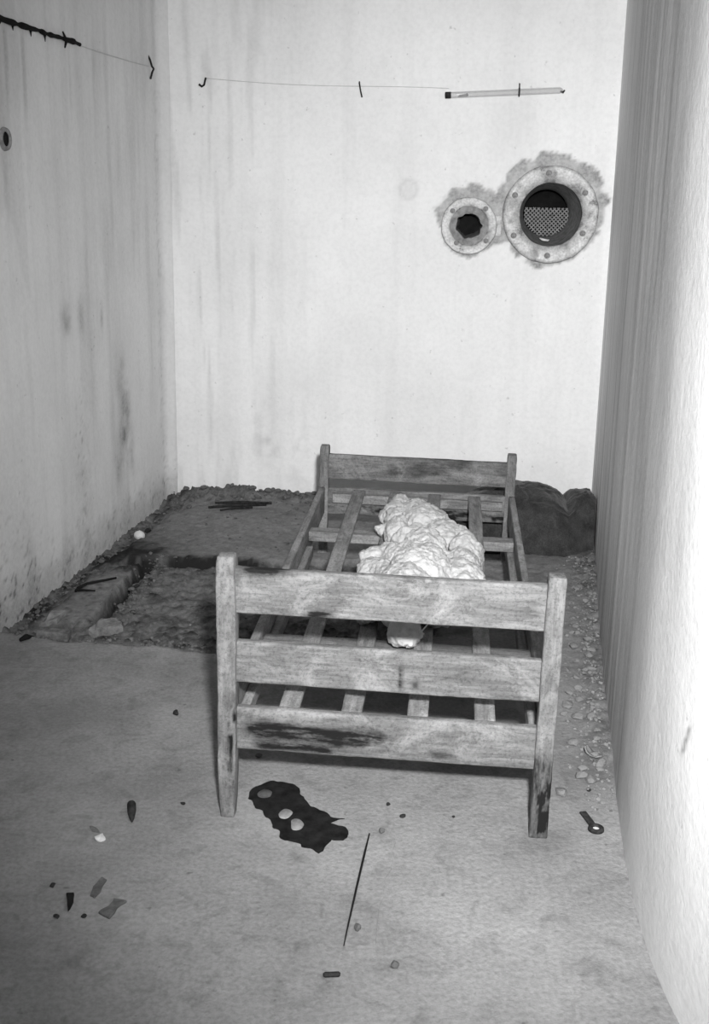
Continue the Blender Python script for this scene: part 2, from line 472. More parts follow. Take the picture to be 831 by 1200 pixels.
def build_left():
    ys = np.concatenate([np.arange(-1.2, 3.2, 0.05), np.arange(3.2, 5.06, 0.0125)]); zs = np.arange(-0.06, 2.56, 0.0125)
    Yg, Z = np.meshgrid(ys, zs, indexing='ij')
    n1 = fbm(Yg * 4, Z * 4, 0, 61); n2 = fbm(Yg * 20, Z * 20, 0, 63); n3 = fbm(Yg * 66, Z * 50, 0, 67, 3)
    X = left_wall_x(Yg, Z) + 0.003 * n1 + 0.0012 * n2
    dc = np.clip(0.05 - (4.99 - Yg), 0, 0.05); X = X + 0.05 - np.sqrt(0.05 ** 2 - dc ** 2)
    st = 0.13 * sstep(0.0, 0.6, fbm(Yg * 16, Z * 1.3, 0, 71)) + 0.05 * (1 + n1)
    for y0, z0, sy, sz, a in ((3.985, 0.935, 0.035, 0.05, 0.5), (4.11, 0.93, 0.028, 0.06, 0.38), (4.30, 0.90, 0.012, 0.05, 0.3),
                              (4.46, 0.66, 0.05, 0.09, 0.40), (4.50, 0.50, 0.05, 0.12, 0.55), (4.49, 0.37, 0.06, 0.10, 0.38), (4.42, 0.27, 0.03, 0.09, 0.3), (4.57, 0.30, 0.025, 0.09, 0.3)):
        st = st + a * np.exp(-(((Yg - y0) / sy) ** 2 + ((Z - z0) / sz) ** 2)) * (0.8 + 0.8 * n2)
    sp = sstep(0.28, 0.5, n3)
    st = st + sp * (0.26 * sstep(0.55, 0.1, Z) * sstep(3.9, 3.5, Yg) + 0.34 * gauss(Yg - 4.06, 0.05) * sstep(0.85, 0.5, Z) * sstep(0.1, 0.25, Z) + 0.25 * sstep(0.25, 0.05, Z))
    st = st + 0.30 * sstep(0.16, 0.0, Z - 0.05 * n2) + 0.22 * gauss(Yg - 4.06, 0.07) * sstep(0.8, 0.2, Z) * (0.7 + n2)
    st = st + 0.16 * sstep(3.85, 3.5, Yg + 0.05 * n1) * sstep(0.9, 0.2, Z)
    st = st + 0.30 * sstep(0.1, 0.5, fbm(Yg * 26, Z * 1.0, 0, 77)) * sstep(1.90, 1.84, Z) * sstep(1.35, 1.8, Z) * sstep(4.45, 4.1, Yg)
    st = st + 0.10 * sstep(3.74, 3.72, Yg) * sstep(1.30, 1.36, Z + 0.3 * sstep(3.6, 3.74, Yg))
    st = st + 0.22 * gauss(Yg - 4.93, 0.03) * sstep(0.15, 0.5, n3) * sstep(2.0, 1.6, Z)
    V = np.stack([X, Yg, Z], -1).reshape(-1, 3)
    o = obj('wall_left', V.tolist(), grid_faces(len(ys), len(zs)), M_LEFT, None, True, {'stain': np.clip(st, 0, 1).ravel()})
    struct(o)
build_left()

def build_right():
    P = [Vector((a, b, 0)) for a, b in RW]
    pts = []
    for i in range(len(P) - 1):                       # Catmull-Rom through the plan of the wall
        p0, p1, p2, p3 = P[max(i - 1, 0)], P[i], P[i + 1], P[min(i + 2, len(P) - 1)]
        n = max(2, int((p2 - p1).length / 0.012))
        for k in range(n):
            t = k / n
            pts.append(0.5 * ((2 * p1) + (p2 - p0) * t + (2 * p0 - 5 * p1 + 4 * p2 - p3) * t * t + (3 * p1 - p0 - 3 * p2 + p3) * t ** 3))
    pts.append(P[-1])
    A = np.array([(p.x, p.y) for p in pts])
    s = np.concatenate([[0], np.cumsum(np.hypot(*np.diff(A, axis=0).T))])
    zs = np.arange(-0.06, 2.56, 0.0135)
    S, Z = np.meshgrid(s, zs, indexing='ij')
    X0 = np.repeat(A[:, :1], len(zs), 1); Y0 = np.repeat(A[:, 1:], len(zs), 1)
    n1 = fbm(S * 4, Z * 3, 0, 81); n2 = fbm(S * 22, Z * 22, 0, 83)
    form = fbm(S * 14 + 0.10 * Z, Z * 0.35, 0, 87, 3)                 # board marks of the formwork
    form2 = fbm(S * 40 + 0.15 * Z, Z * 0.6, 0, 89, 3)
    X = X0 - 0.0085 * Z - 0.0015 * form * sstep(2.2, 2.6, Y0) + 0.002 * n1 * sstep(4.6, 4.2, Y0)
    st = sstep(1.95, 2.7, Y0) * (0.0 + 0.30 * sstep(0.15, 0.5, form) + 0.24 * sstep(0.2, 0.5, form2)) * (0.75 + 0.25 * sstep(1.6, 0.4, Z))
    st = st + 0.30 * sstep(0.7, 0.0, Z) * sstep(2.2, 2.5, Y0) * (0.6 + 0.7 * form2)
    st = st + 0.05 * sstep(0.5, 0.9, n1)
    y0 = 1.7 + (0.549 - Z) * 0.4                       # one thin scuff on the near face
    st = st + 0.8 * gauss(Y0 - y0 - 0.004, 0.007) * sstep(0.46, 0.49, Z) * sstep(0.56, 0.53, Z)
    V = np.stack([X, Y0, Z], -1).reshape(-1, 3)
    o = obj('wall_right', V.tolist(), grid_faces(len(s), len(zs)), M_RIGHT, None, True, {'stain': np.clip(st, 0, 1).ravel()})
    struct(o)
build_right()

cv = [(-2.3, -1.2, 2.5), (1.4, -1.2, 2.5), (1.4, 5.1, 2.5), (-2.3, 5.1, 2.5)]
cv += [(a, b, 2.62) for a, b, _ in cv]
struct(obj('ceiling', cv, [(0, 1, 2, 3), (7, 6, 5, 4), (0, 4, 5, 1), (1, 5, 6, 2), (2, 6, 7, 3), (3, 7, 4, 0)], M_CEIL, None, False))

# cement patch let into the floor in front of the bed
def sheet(outline, thick, seed, jit=0.004, sub=6, lift=0.0):
    """flat irregular sheet with its own thickness, lying on the floor"""
    P = []
    n = len(outline)
    for i in range(n):
        a = Vector(outline[i]).to_2d(); b = Vector(outline[(i + 1) % n]).to_2d()
        for k in range(sub):
            q = a.lerp(b, k / sub)
            P.append(q + Vector((vnoise(q.x * 60, q.y * 60, 0, seed).item(), vnoise(q.x * 60, q.y * 60, 9, seed).item())) * jit)
    c = sum(P, Vector((0, 0))) / len(P)
    V = []; Fc = []; m = len(P)
    for p in P: V.append((p.x, p.y, floor_z(p.x, p.y) - 0.002))
    for p in P: V.append((p.x, p.y, floor_z(p.x, p.y) + thick * 0.6 + lift))
    for p in P:
        q = p + (c - p) * 0.08; V.append((q.x, q.y, floor_z(q.x, q.y) + thick + lift))
    for k in range(m):
        for r in (0, 1):
            a, b = r * m + k, r * m + (k + 1) % m
            Fc.append((a, b, b + m, a + m))
    return V, Fc, list(range(2 * m, 3 * m))
def flat_thing(name, outline, thick, mat, seed, **kw):
    V, Fc, top = sheet(outline, thick, seed, **kw)
    Fc.append(tuple(top))
    return obj(name, V, Fc, mat, None, False)
patch = flat_thing('trim_1', [(0.044, 2.203), (0.105, 2.212), (0.101, 2.124), (0.067, 1.943), (0.054, 1.81), (0.057, 1.774), (-0.009, 1.779), (-0.006, 1.814)], 0.0025, M_FLOOR, 5)
struct(patch)

# ------------------------------------------------------------------ the wooden bed
BED_ROT = Matrix.Rotation(-0.0863, 4, 'Z') @ Matrix.Rotation(0.0137, 4, 'Y')
bed = empty('wooden_bed', (0.0716, 2.2242, 0))
bed.matrix_world = Matrix.Translation((0.0716, 2.2242, 0.0)) @ BED_ROT
tag(bed, 'weathered grey wooden plank bed frame with bare slats and no mattress', 'bed')
W2, LB = 0.382, 1.95
def noise_l(x, y, s): return fbm(x, y, 0, s)
# foot posts (local X of each board runs upwards)
def st_left(x, y, z):        # dark rot streak on the inner edge, low down
    return 1.2 * sstep(0.07, 0.12, x) * sstep(0.36, 0.22, x) * sstep(-0.004, 0.016, y) * sstep(-0.1, 0.25, fbm(x * 30, y * 150, 0, 3))
def st_right(x, y, z):
    return 1.3 * sstep(0.0, 0.03, x) * sstep(0.15, 0.09, x) * sstep(-0.25, 0.1, fbm(x * 40, y * 90, 0, 8)) * sstep(-0.018, 0.0, y) + 0.7 * sstep(0.36, 0.16, x) * sstep(-0.5, 0.3, fbm(x * 12, y * 60, 0, 18))
pf = board('post', (-W2 + 0.020, 0.022, -0.008), (0, 0, 1), (1, 0, 0), 0.650, 0.043, 0.046, M_WOOD, bed, seed=1, nw=6, stain=st_left, taper0=(0.16, 0.25, 0.2), taper1=(0.03, 0.16, 0.16), wob=0.0022)
top = Vector((W2 - 0.024, 0.022, 0.638)); bot = Vector((W2 - 0.0195, 0.022, 0.003))
board('post', bot, top - bot, (1, 0, 0), (top - bot).length, 0.040, 0.046, M_WOOD, bed, seed=2, nw=6, stain=st_right, taper1=(0.02, 0.12, 0.1), wob=0.0022)
# head posts
for s, q in ((-1, 3), (1, 4)):
    wx = W2 - 0.018 if s < 0 else W2 - 0.019
    board('post', (s * wx, LB - 0.022, -0.02), (0, 0, 1), (1, 0, 0), 0.458, 0.036, 0.044, M_WOODD if s < 0 else M_WOOD, bed, seed=q, nw=5, wob=0.002, taper1=(0.02, 0.12, 0.1))
# foot planks (local X runs across the bed, local Y upwards)
def st_burn(x, y, z):        # black charred smear on the lowest foot plank
    u = x; v = 0.5 - y / 0.106
    n = fbm(u * 25, v * 4, 0, 21)
    a = sstep(0.01, 0.06, u) * sstep(0.36, 0.29, u - 0.05 * n) * gauss(v - 0.50 - 0.06 * sstep(0.1, 0.3, u), 0.20 + 0.07 * n)
    b = sstep(0.03, 0.08, u) * sstep(0.24, 0.2, u) * gauss(v - 0.86, 0.08)
    c = 0.5 * sstep(0.28, 0.34, u) * sstep(0.6, 0.45, u) * gauss(v - 0.8, 0.10) * sstep(-0.2, 0.4, n)
    d = 0.7 * sstep(0.06, 0.0, u) * gauss(v - 0.7, 0.25) * sstep(-0.1, 0.3, n)
    return np.clip(1.5 * (a + b + c + d), 0, 1) * (z > 0.0)
def st_top(x, y, z):
    n = fbm(x * 14, y * 30, 0, 33)
    return 1.3 * np.exp(-(((x - 0.065) / 0.045) ** 2 + ((y - 0.052) / 0.012) ** 2)) + 1.2 * gauss(y + 0.044, 0.008) * sstep(0.05, 0.1, x) * sstep(0.24, 0.18, x) * sstep(-0.1, 0.3, n) + 0.18 * sstep(0.0, 0.5, n)
def st_mid(x, y, z):
    return 0.85 * gauss(x - 0.377, 0.0050) * sstep(-0.052, -0.03, y) * sstep(0.03, 0.0, y) + 0.7 * np.exp(-(((x - 0.41) / 0.008) ** 2 + ((y + 0.025) / 0.010) ** 2))
IN = W2 - 0.036
for zc, h, sd, stf in ((0.561, 0.106, 11, st_top), (0.3895, 0.101, 12, st_mid), (0.2235, 0.106, 13, st_burn)):
    board('foot_plank', (-IN, 0.024, zc), (1, 0, 0), (0, 0, 1), 2 * IN - 0.004, h, 0.022, M_WOOD, bed, seed=sd, nw=16, nl=110, stain=stf, bow=0.0)
# head planks
def st_head(x, y, z):
    n = fbm(x * 10, y * 26, 0, 37)
    return 0.45 * sstep(0.0, 0.5, n)
def st_rail(x, y, z):
    n = fbm(x * 16, y * 40, 0, 39)
    return 1.3 * sstep(-0.15, 0.35, n) * sstep(0.03, -0.01, y + 0.02)
board('head_plank', (-IN, LB - 0.030, 0.357), (1, 0, 0), (0, 0, 1), 2 * IN, 0.099, 0.022, M_WOODD, bed, seed=14, nw=12, nl=80, stain=st_head)
board('head_plank', (-IN, LB - 0.030, 0.218), (1, 0, 0), (0, 0, 1), 2 * IN, 0.108, 0.022, M_WOODD, bed, seed=15, nw=12, nl=80, stain=st_rail)
board('slat_ledger', (-IN + 0.02, LB - 0.054, 0.235), (1, 0, 0), (0, 0, 1), 2 * IN - 0.03, 0.036, 0.024, M_SLAT, bed, seed=16, nl=60)
board('slat_ledger', (-IN + 0.02, 0.049, 0.235), (1, 0, 0), (0, 0, 1), 2 * IN - 0.04, 0.036, 0.024, M_SLAT, bed, seed=17, nl=60)
# side rails and their ledgers
for s, q in ((-1, 18), (1, 19)):
    board('side_rail', (s * (W2 - 0.012), 0.045, 0.222), (0, 1, 0), (0, 0, 1), LB - 0.09, 0.108, 0.023, M_SLAT, bed, seed=q, nw=10, nl=90)
    board('slat_ledger', (s * (W2 - 0.036), 0.065, 0.194), (0, 1, 0), (0, 0, 1), (1.50 if s > 0 else 1.30), 0.042, 0.024, M_SLAT, bed, seed=q + 4, nl=60)
# cross bars carrying the slats
board('cross_bar', (-W2 + 0.026, 1.425, 0.236), (1, 0, 0), (0, 1, 0), 2 * W2 - 0.052, 0.062, 0.034, M_SLAT, bed, seed=25, nl=60)
board('cross_bar', (-W2 + 0.026, 0.470, 0.236), (1, 0, 0), (0, 1, 0), 2 * W2 - 0.052, 0.062, 0.034, M_WOODD, bed, seed=26, nl=60)
# slats
for i, xc in enumerate((-0.2235, -0.0785, 0.0725, 0.2255)):
    board('slat', (xc, 0.038, 0.2615), (0, 1, 0), (1, 0, 0), LB - 0.082, 0.048, 0.015, M_SLAT, bed, seed=30 + i, nw=6, nl=90)
for b in bed.children: pass

BEDM = Matrix.Translation((0.0716, 2.2242, 0.0)) @ BED_ROT
def bedpt(x, y, z): return BEDM @ Vector((x, y, z))

# ------------------------------------------------------------------ wadding on the slats
def blob_mesh(name, balls, voxel, mat, noise=((6, 0.012), (25, 0.005)), seed=0, smooth=2, floor_cut=None):
    bm = bmesh.new()
    for (c, r) in balls:
        m = Matrix.Translation(c) @ Matrix.Diagonal((r[0], r[1], r[2], 1))
        bmesh.ops.create_icosphere(bm, subdivisions=3, radius=1.0, matrix=m)
    me = bpy.data.meshes.new(name); bm.to_mesh(me); bm.free()
    o = bpy.data.objects.new(name, me); COL.objects.link(o)
    md = o.modifiers.new('remesh', 'REMESH'); md.mode = 'VOXEL'; md.voxel_size = voxel
    sm = o.modifiers.new('smooth', 'SMOOTH'); sm.iterations = smooth; sm.factor = 0.6
    dg = bpy.context.evaluated_depsgraph_get()
    me2 = bpy.data.meshes.new_from_object(o.evaluated_get(dg))
    o.modifiers.clear(); o.data = me2; me2.name = name
    bpy.data.meshes.remove(me)
    n = len(me2.vertices); co = np.empty(n * 3); me2.vertices.foreach_get('co', co); co = co.reshape(-1, 3)
    no = np.empty(n * 3); me2.vertices.foreach_get('normal', no); no = no.reshape(-1, 3)
    d = 0
    for k, (f, a) in enumerate(noise):
        d = d + a * fbm(co[:, 0] * f, co[:, 1] * f, co[:, 2] * f, seed + k * 31, 3)
    co = co + no * d[:, None]
    if floor_cut is not None: co[:, 2] = np.maximum(co[:, 2], floor_cut)
    me2.vertices.foreach_set('co', co.ravel()); me2.update()
    me2.polygons.foreach_set('use_smooth', [True] * len(me2.polygons))
    me2.materials.clear(); me2.materials.append(mat)
    return o
Z0 = 0.270
balls = [  # (bed x, bed y, height of centre above slats, rx, ry, rz)
    (-0.072, 1.640, 0.024, 0.022, 0.050, 0.026), (-0.045, 1.575, 0.040, 0.042, 0.070, 0.044), (-0.085, 1.50, 0.026, 0.024, 0.040, 0.026), (-0.060, 1.49, 0.040, 0.040, 0.06, 0.042),
    (0.010, 1.490, 0.042, 0.062, 0.090, 0.055), (-0.045, 1.40, 0.042, 0.050, 0.070, 0.046), (-0.082, 1.335, 0.030, 0.042, 0.028, 0.024),
    (-0.038, 1.235, 0.055, 0.036, 0.070, 0.058), (0.050, 1.330, 0.050, 0.085, 0.130, 0.066), (0.115, 1.170, 0.050, 0.085, 0.120, 0.066),
    (0.030, 1.130, 0.050, 0.080, 0.100, 0.066), (0.178, 1.010, 0.056, 0.052, 0.120, 0.074), (0.168, 0.88, 0.052, 0.062, 0.11, 0.078), (0.055, 0.930, 0.080, 0.075, 0.115, 0.088),
    (-0.025, 0.93, 0.055, 0.052, 0.085, 0.066), (-0.090, 0.995, 0.055, 0.055, 0.034, 0.026), (-0.045, 0.99, 0.055, 0.05, 0.05, 0.045), (-0.085, 0.90, 0.03, 0.05, 0.07, 0.045), (-0.055, 0.85, 0.042, 0.048, 0.075, 0.058), (0.165, 0.76, 0.055, 0.070, 0.110, 0.072), (0.05, 0.74, 0.08, 0.09, 0.13, 0.10),
    (-0.03, 0.76, 0.045, 0.06, 0.09, 0.06), (0.02, 0.58, 0.08, 0.085, 0.13, 0.085), (0.10, 0.62, 0.055, 0.07, 0.10, 0.07), (-0.098, 0.585, 0.030, 0.036, 0.06, 0.036),
    (0.028, 0.445, 0.030, 0.052, 0.055, 0.036)]
wad = blob_mesh('wadding', [(bedpt(x, y, Z0 + dz - 0.002), (rx, ry, rz)) for x, y, dz, rx, ry, rz in balls], 0.0042, M_WAD,
                ((10, 0.020), (26, 0.010), (70, 0.006), (150, 0.005)), 5, 10)
tag(wad, 'torn lump of white wadding lying on the bed slats', 'wadding')
w = np.empty(len(wad.data.vertices) * 3); wad.data.vertices.foreach_get('co', w); w = w.reshape(-1, 3)
inv = BEDM.inverted(); R3 = np.array(inv.to_3x3()); T3 = np.array(inv.translation)
loc = w @ R3.T + T3; loc[:, 2] = np.maximum(loc[:, 2], Z0 + 0.001)
fwdm = np.array(BEDM.to_3x3()); w = loc @ fwdm.T + np.array(BEDM.translation)
wad.data.vertices.foreach_set('co', w.ravel()); wad.data.update()
# loose straw sticking out at its near end
tv, tf = tube([bedpt(0.045, 0.43, 0.30), bedpt(0.068, 0.435, 0.315), bedpt(0.085, 0.44, 0.336)], 0.002, 6)
st_ = obj('straw', tv, tf, M_PALE, wad)
st_.matrix_parent_inverse = Matrix.Identity(4)

# ------------------------------------------------------------------ dark blanket heap
def build_blanket():
    us = np.linspace(0.44, 0.992, 110); ts = np.linspace(0, 1, 90)
    U, T = np.meshgrid(us, ts, indexing='ij')
    ridge = np.interp(U, [0.44, 0.55, 0.65, 0.75, 0.80, 0.84, 0.862, 0.878, 0.90, 0.95, 0.980, 0.992], [0.17, 0.23, 0.25, 0.246, 0.230, 0.205, 0.184, 0.200, 0.212, 0.212, 0.205, 0.16])
    front = 4.17 + 0.012 * np.sin(U * 21) + 0.03 * sstep(0.87, 0.95, U) + 0.02 * sstep(0.6, 0.44, U)
    yr = 4.33; yb = 4.62
    Yy = np.where(T < 0.55, front + (yr - front) * (T / 0.55) ** 1.25, yr + (yb - yr) * ((T - 0.55) / 0.45))
    prof = np.where(T < 0.55, np.sin(np.clip(T / 0.55, 0, 1) * math.pi / 2) ** 0.8, 1 - 0.75 * sstep(0.55, 1.0, T) * (T - 0.55) / 0.45)
    n1 = fbm(U * 9, T * 4, 0, 91); n2 = fbm(U * 22, T * 9, 0, 93)
    z = ridge * prof
    # a rolled fold across the upper part and wrinkles running down from it
    fold = gauss(T - 0.34 + 0.22 * (U - 0.8) + 0.55 * np.clip(U - 0.84, 0, 1) ** 1.0 * -1, 0.045) * sstep(0.66, 0.74, U) * sstep(0.93, 0.86, U)
    under = gauss(T - 0.25 + 0.22 * (U - 0.8) - 0.55 * np.clip(U - 0.84, 0, 1), 0.03) * sstep(0.66, 0.74, U) * sstep(0.93, 0.86, U)
    Yo = -0.034 * fold + 0.026 * under
    wr = np.abs(fbm(U * 13 + T * 3, T * 5 - U * 4, 0, 95)) ; wr = np.clip(0.35 - wr, 0, 1)
    up = sstep(0.12, 0.4, T)
    Yo = Yo - 0.085 * wr * up * sstep(0.85, 0.70, U) - 0.012 * n1 - 0.006 * n2
    z = z + 0.010 * n1 * up + 0.012 * wr * up + 0.005 * n2 * up
    # cleft before the right-hand lump
    cl = gauss(U - 0.870, 0.014) * sstep(0.35, 0.6, T)
    z = z - 0.02 * cl; Yo = Yo + 0.02 * cl
    edge = sstep(0.0, 0.06, T)
    X = U + 0.010 * n2 * up
    X = np.minimum(X, right_wall_x(Yy + Yo) - 0.006)
    Yf = Yy + Yo
    fz = floor_fields(X, Yf)[0]
    Zt = np.maximum(z * edge, 0) + fz * (1 - 0) + 0.003
    V = np.stack([X, Yf, Zt], -1).reshape(-1, 3).tolist()
    nu, nv = len(us), len(ts)
    Fc = grid_faces(nu, nv)
    # skirt to the floor so the heap is a closed lump
    loop = [i * nv for i in range(nu)] + [(nu - 1) * nv + j for j in range(1, nv)] + [i * nv + nv - 1 for i in range(nu - 2, -1, -1)] + [j for j in range(nv - 2, 0, -1)]
    base = len(V)
    for i in loop:
        a = V[i]; V.append([a[0], a[1], floor_z(a[0], a[1]) - 0.002])
    m = len(loop)
    for k in range(m):
        Fc.append((loop[k], base + k, base + (k + 1) % m, loop[(k + 1) % m]))
    return obj('blanket', V, Fc, M_CLOTH)
tag(build_blanket(), 'crumpled dark blanket heaped in the corner behind the bed', 'blanket')

# ------------------------------------------------------------------ dark stain on the floor
OUT = [(-0.248, 2.344), (-0.233, 2.399), (-0.192, 2.42), (-0.149, 2.413), (-0.121, 2.367), (-0.098, 2.31), (-0.05, 2.275), (-0.034, 2.261), (-0.012, 2.262), (-0.045, 2.235), (-0.009, 2.229), (0.001, 2.202), (-0.012, 2.174), (-0.042, 2.173), (-0.052, 2.137), (-0.073, 2.12), (-0.105, 2.152), (-0.144, 2.171), (-0.176, 2.211), (-0.189, 2.253), (-0.219, 2.295)]
stain = flat_thing('dark_stain', OUT, 0.0022, M_STAIN, 3, jit=0.007, sub=8)
tag(stain, 'dark dried stain with three pale spots on the floor before the bed', 'stain')
M_SPOT = mat_simple('pale_spot', 0.16, 0.30, 60, 0.9, 0.2)
M_SPOT2 = mat_simple('grey_spot', 0.05, 0.11, 60, 0.9, 0.2)
for (sx, sy, ra, rb_, m_) in ((-0.206, 2.360, 0.016, 0.020, M_SPOT2), (-0.152, 2.272, 0.016, 0.022, M_SPOT), (-0.124, 2.228, 0.015, 0.023, M_SPOT)):
    pts = [(sx + ra * math.cos(a) * (1 + 0.12 * math.sin(3 * a + sx * 40)), sy + rb_ * math.sin(a)) for a in [2 * math.pi * k / 20 for k in range(20)]]
    V, Fc, tp = sheet(pts, 0.0038, 8, jit=0.003, sub=1); Fc.append(tuple(tp))
    s_ = obj('pale_spot', V, Fc, m_, stain, True)

# ------------------------------------------------------------------ port flanges in the back wall
ang = math.atan(0.0918)
def wall_empty(name, x, z, off=0.0):
    """local axes: X along the wall to the right, Y up, Z out of the wall into the room"""
    e = empty(name, (x, back_wall_y(x), z))
    X = Vector((math.cos(ang), -math.sin(ang), 0)); Z = Vector((-math.sin(ang), -math.cos(ang), 0)); Y = Z.cross(X)
    m = Matrix.Identity(4)
    for i in range(3):
        m[i][0] = X[i]; m[i][1] = Y[i]; m[i][2] = Z[i]
    p = Vector((x, back_wall_y(x), z)) + Z * off
    m[0][3], m[1][3], m[2][3] = p
    e.matrix_world = m
    return e
def ring(parent, ri, ro, t, seed, stain_in, wob=0.002, ragged=0.0):
    prof = [(ri, -0.03), (ri, t - 0.003), (ri + 0.003, t), (ri + 0.2 * (ro - ri), t), (ri + 0.4 * (ro - ri), t), (ri + 0.6 * (ro - ri), t), (ri + 0.8 * (ro - ri), t), (ro - 0.004, t), (ro, t - 0.004), (ro, -0.03)]
    V, Fc = lathe(prof, 96, True)
    A = np.array(V); r = np.hypot(A[:, 0], A[:, 1]); th = np.arctan2(A[:, 1], A[:, 0])
    k = 1 + (wob * vnoise(A[:, 0] * 30, A[:, 1] * 30, 0, seed) + ragged * vnoise(np.cos(th) * 6, np.sin(th) * 6, 0, seed + 2) * gauss(r - ri, 0.012)) / np.maximum(r, 0.01)
    A[:, :2] *= k[:, None]
    A[:, 2] += 0.0015 * vnoise(A[:, 0] * 40, A[:, 1] * 40, 1, seed + 3) * (A[:, 2] > 0)
    st = stain_in * gauss((r - ri) / (ro - ri), 0.35) + 0.7 * gauss((ro - r) / (ro - ri), 0.10) + 0.5 * sstep(0.1, 0.5, fbm(A[:, 0] * 18, A[:, 1] * 18, 0, seed + 7))
    return obj('flange_ring', A.tolist(), Fc, M_FLANGE, parent, True, {'stain': np.clip(st, 0, 1)})
def bolt(parent, x, y, z, r, rot):
    w1 = lathe([(0.0, 0.0035), (r * 1.25, 0.0035), (r * 1.35, 0.002), (r * 1.35, -0.004)], 20)
    hx = []; hf = []
    for zz, k in ((0.003, 1.0), (0.009, 1.0), (0.011, 0.82)):
        for i in range(6):
            a = rot + i * math.pi / 3; hx.append((r * k * math.cos(a), r * k * math.sin(a), zz))
    for lv in (0, 1):
        for i in range(6):
            a, b = lv * 6 + i, lv * 6 + (i + 1) % 6; hf.append((a, b, b + 6, a + 6))
    hf.append(tuple(range(12, 18)))
    V, Fc = join(w1, (hx, hf))
    o = obj('bolt', V, Fc, M_BOLT, parent, False); o.location = (x, y, z); return o

big = wall_empty('port_flange', BIG_C[0], BIG_C[1])
tag(big, 'large round bolted vent flange with a perforated screen inside, on the back wall', 'vent')
ring(big, 0.131, 0.201, 0.020, 101, 0.75)
for k, (dx, dy) in enumerate(((-5, 48), (38.5, 26), (39, -21), (-1, -48), (-42, -25), (-43, 22))):
    bolt(big, dx * 0.00358, dy * 0.00352, 0.020, 0.0095, k * 0.4)
V, Fc = lathe([(0.129, 0.012), (0.127, -0.03), (0.122, -0.10), (0.105, -0.20), (0.100, -0.30)], 64)
obj('sleeve', V, [tuple(reversed(f)) for f in Fc], M_RUST, big)
V, Fc = lathe([(0.0, -0.42), (0.104, -0.42), (0.104, -0.295)], 48)
obj('sleeve_end', V, [tuple(reversed(f)) for f in Fc], M_BLACK, big)
def grille(R, pitch, bw, depth, ymin, ymax):
    parts = []
    for d in ((1, 1), (1, -1)):
        u = Vector((d[0], d[1], 0)).normalized(); n = Vector((-u.y, u.x, 0))
        k = -R
        while k < R:
            c = math.sqrt(max(R * R - k * k, 0))
            seg = []
            N = 40
            for i in range(N):
                a = n * k + u * (-c + 2 * c * i / N); b = n * k + u * (-c + 2 * c * (i + 1) / N)
                mid = (a + b) / 2
                if ymin <= mid.y <= ymax and abs(mid.x) < R * 0.98: seg += [a, b]
            if len(seg) > 2:
                a, b = seg[0], seg[-1]
                o = Vector((0, 0, depth)); h = n * bw / 2; zt = Vector((0, 0, bw * 0.5 + 0.0006 * d[1]))
                vs = [a + o - h, b + o - h, b + o + h, a + o + h, a + o - h + zt, b + o - h + zt, b + o + h + zt, a + o + h + zt]
                parts.append((vs, [(0, 3, 2, 1), (4, 5, 6, 7), (0, 1, 5, 4), (1, 2, 6, 5), (2, 3, 7, 6), (3, 0, 4, 7)]))
            k += pitch
    return join(*parts)
V, Fc = grille(0.100, 0.0125, 0.0052, -0.235, -0.10, 0.022)
obj('screen', V, Fc, M_STEEL, big, False)
V, Fc = tube([(-0.035, -0.100, -0.05), (-0.020, -0.106, -0.045), (0.0, -0.109, -0.048), (0.008, -0.106, -0.06)], [0.003, 0.0055, 0.005, 0.003], 8)
o = obj('paint_flake', V, Fc, M_PALE, big); o['label'] = 'pale flake on the sleeve floor'

small = wall_empty('port_flange', SMALL_C[0], SMALL_C[1])
tag(small, 'small round pipe flange left of the large vent on the back wall', 'vent')
ring(small, 0.082, 0.119, 0.016, 103, 0.4)
for k, (dx, dy) in enumerate(((19, 20), (21, -17), (-14, -20), (-20, 17))):
    bolt(small, dx * 0.0036, dy * 0.0036, 0.016, 0.008, k * 0.5)
V, Fc = lathe([(0.083, 0.006), (0.066, 0.004), (0.055, 0.010), (0.053, 0.006), (0.052, -0.05), (0.046, -0.18)], 56)
A = np.array(V); rr = np.hypot(A[:, 0], A[:, 1]); k = 1 + 0.006 * vnoise(A[:, 0] * 70, A[:, 1] * 70, 0, 4) / np.maximum(rr, 0.02); A[:, :2] *= k[:, None]
obj('sleeve', A.tolist(), [tuple(reversed(f)) for f in Fc], M_GREYP, small)
V, Fc = lathe([(0.0, -0.17), (0.05, -0.17)], 40)
obj('sleeve_end', V, [tuple(reversed(f)) for f in Fc], M_BLACK, small)
V, Fc, st = plank(0.030, 0.085, 0.012, seed=6, nl=10, nw=4)
o = obj('connecting_strap', V, Fc, M_FLANGE, small, True, {'stain': st + 0.25}); o.location = (0.108, 0.0, 0.003)

# ------------------------------------------------------------------ glass tube, hooks and wires on the walls
def wallpt(x, z, off): # point on the back wall pushed into the room
    return Vector((x - math.sin(ang) * off, back_wall_y(x) - math.cos(ang) * off, z))
a = wallpt(0.350, 1.776, 0.020); b = wallpt(0.832, 1.800, 0.020)
gt = empty('glass_tube', a)
tag(gt, 'thin clear glass tube fixed level on the back wall above the vents', 'glass tube')
d = b - a
def along(t): return d * t
outer = tube([along(0.03), along(0.97), along(0.985), along(1.0)], [0.0125, 0.0125, 0.009, 0.003], 20, False)
inner = tube([along(0.03), along(0.97), along(0.983), along(0.996)], [0.0100, 0.0100, 0.007, 0.002], 20, False)
inner = (inner[0], [tuple(reversed(f)) for f in inner[1]])
V, Fc = join(outer, inner); obj('tube_body', V, Fc, M_GLASS, gt)
V, Fc = tube([along(0.0), along(0.004), along(0.05), along(0.052)], [0.010, 0.0132, 0.0132, 0.011], 18); o = obj('end_cap', V, Fc, M_DARK, gt); o['label'] = 'dark cap on the left end'
low = Vector((0, 0, -0.005))
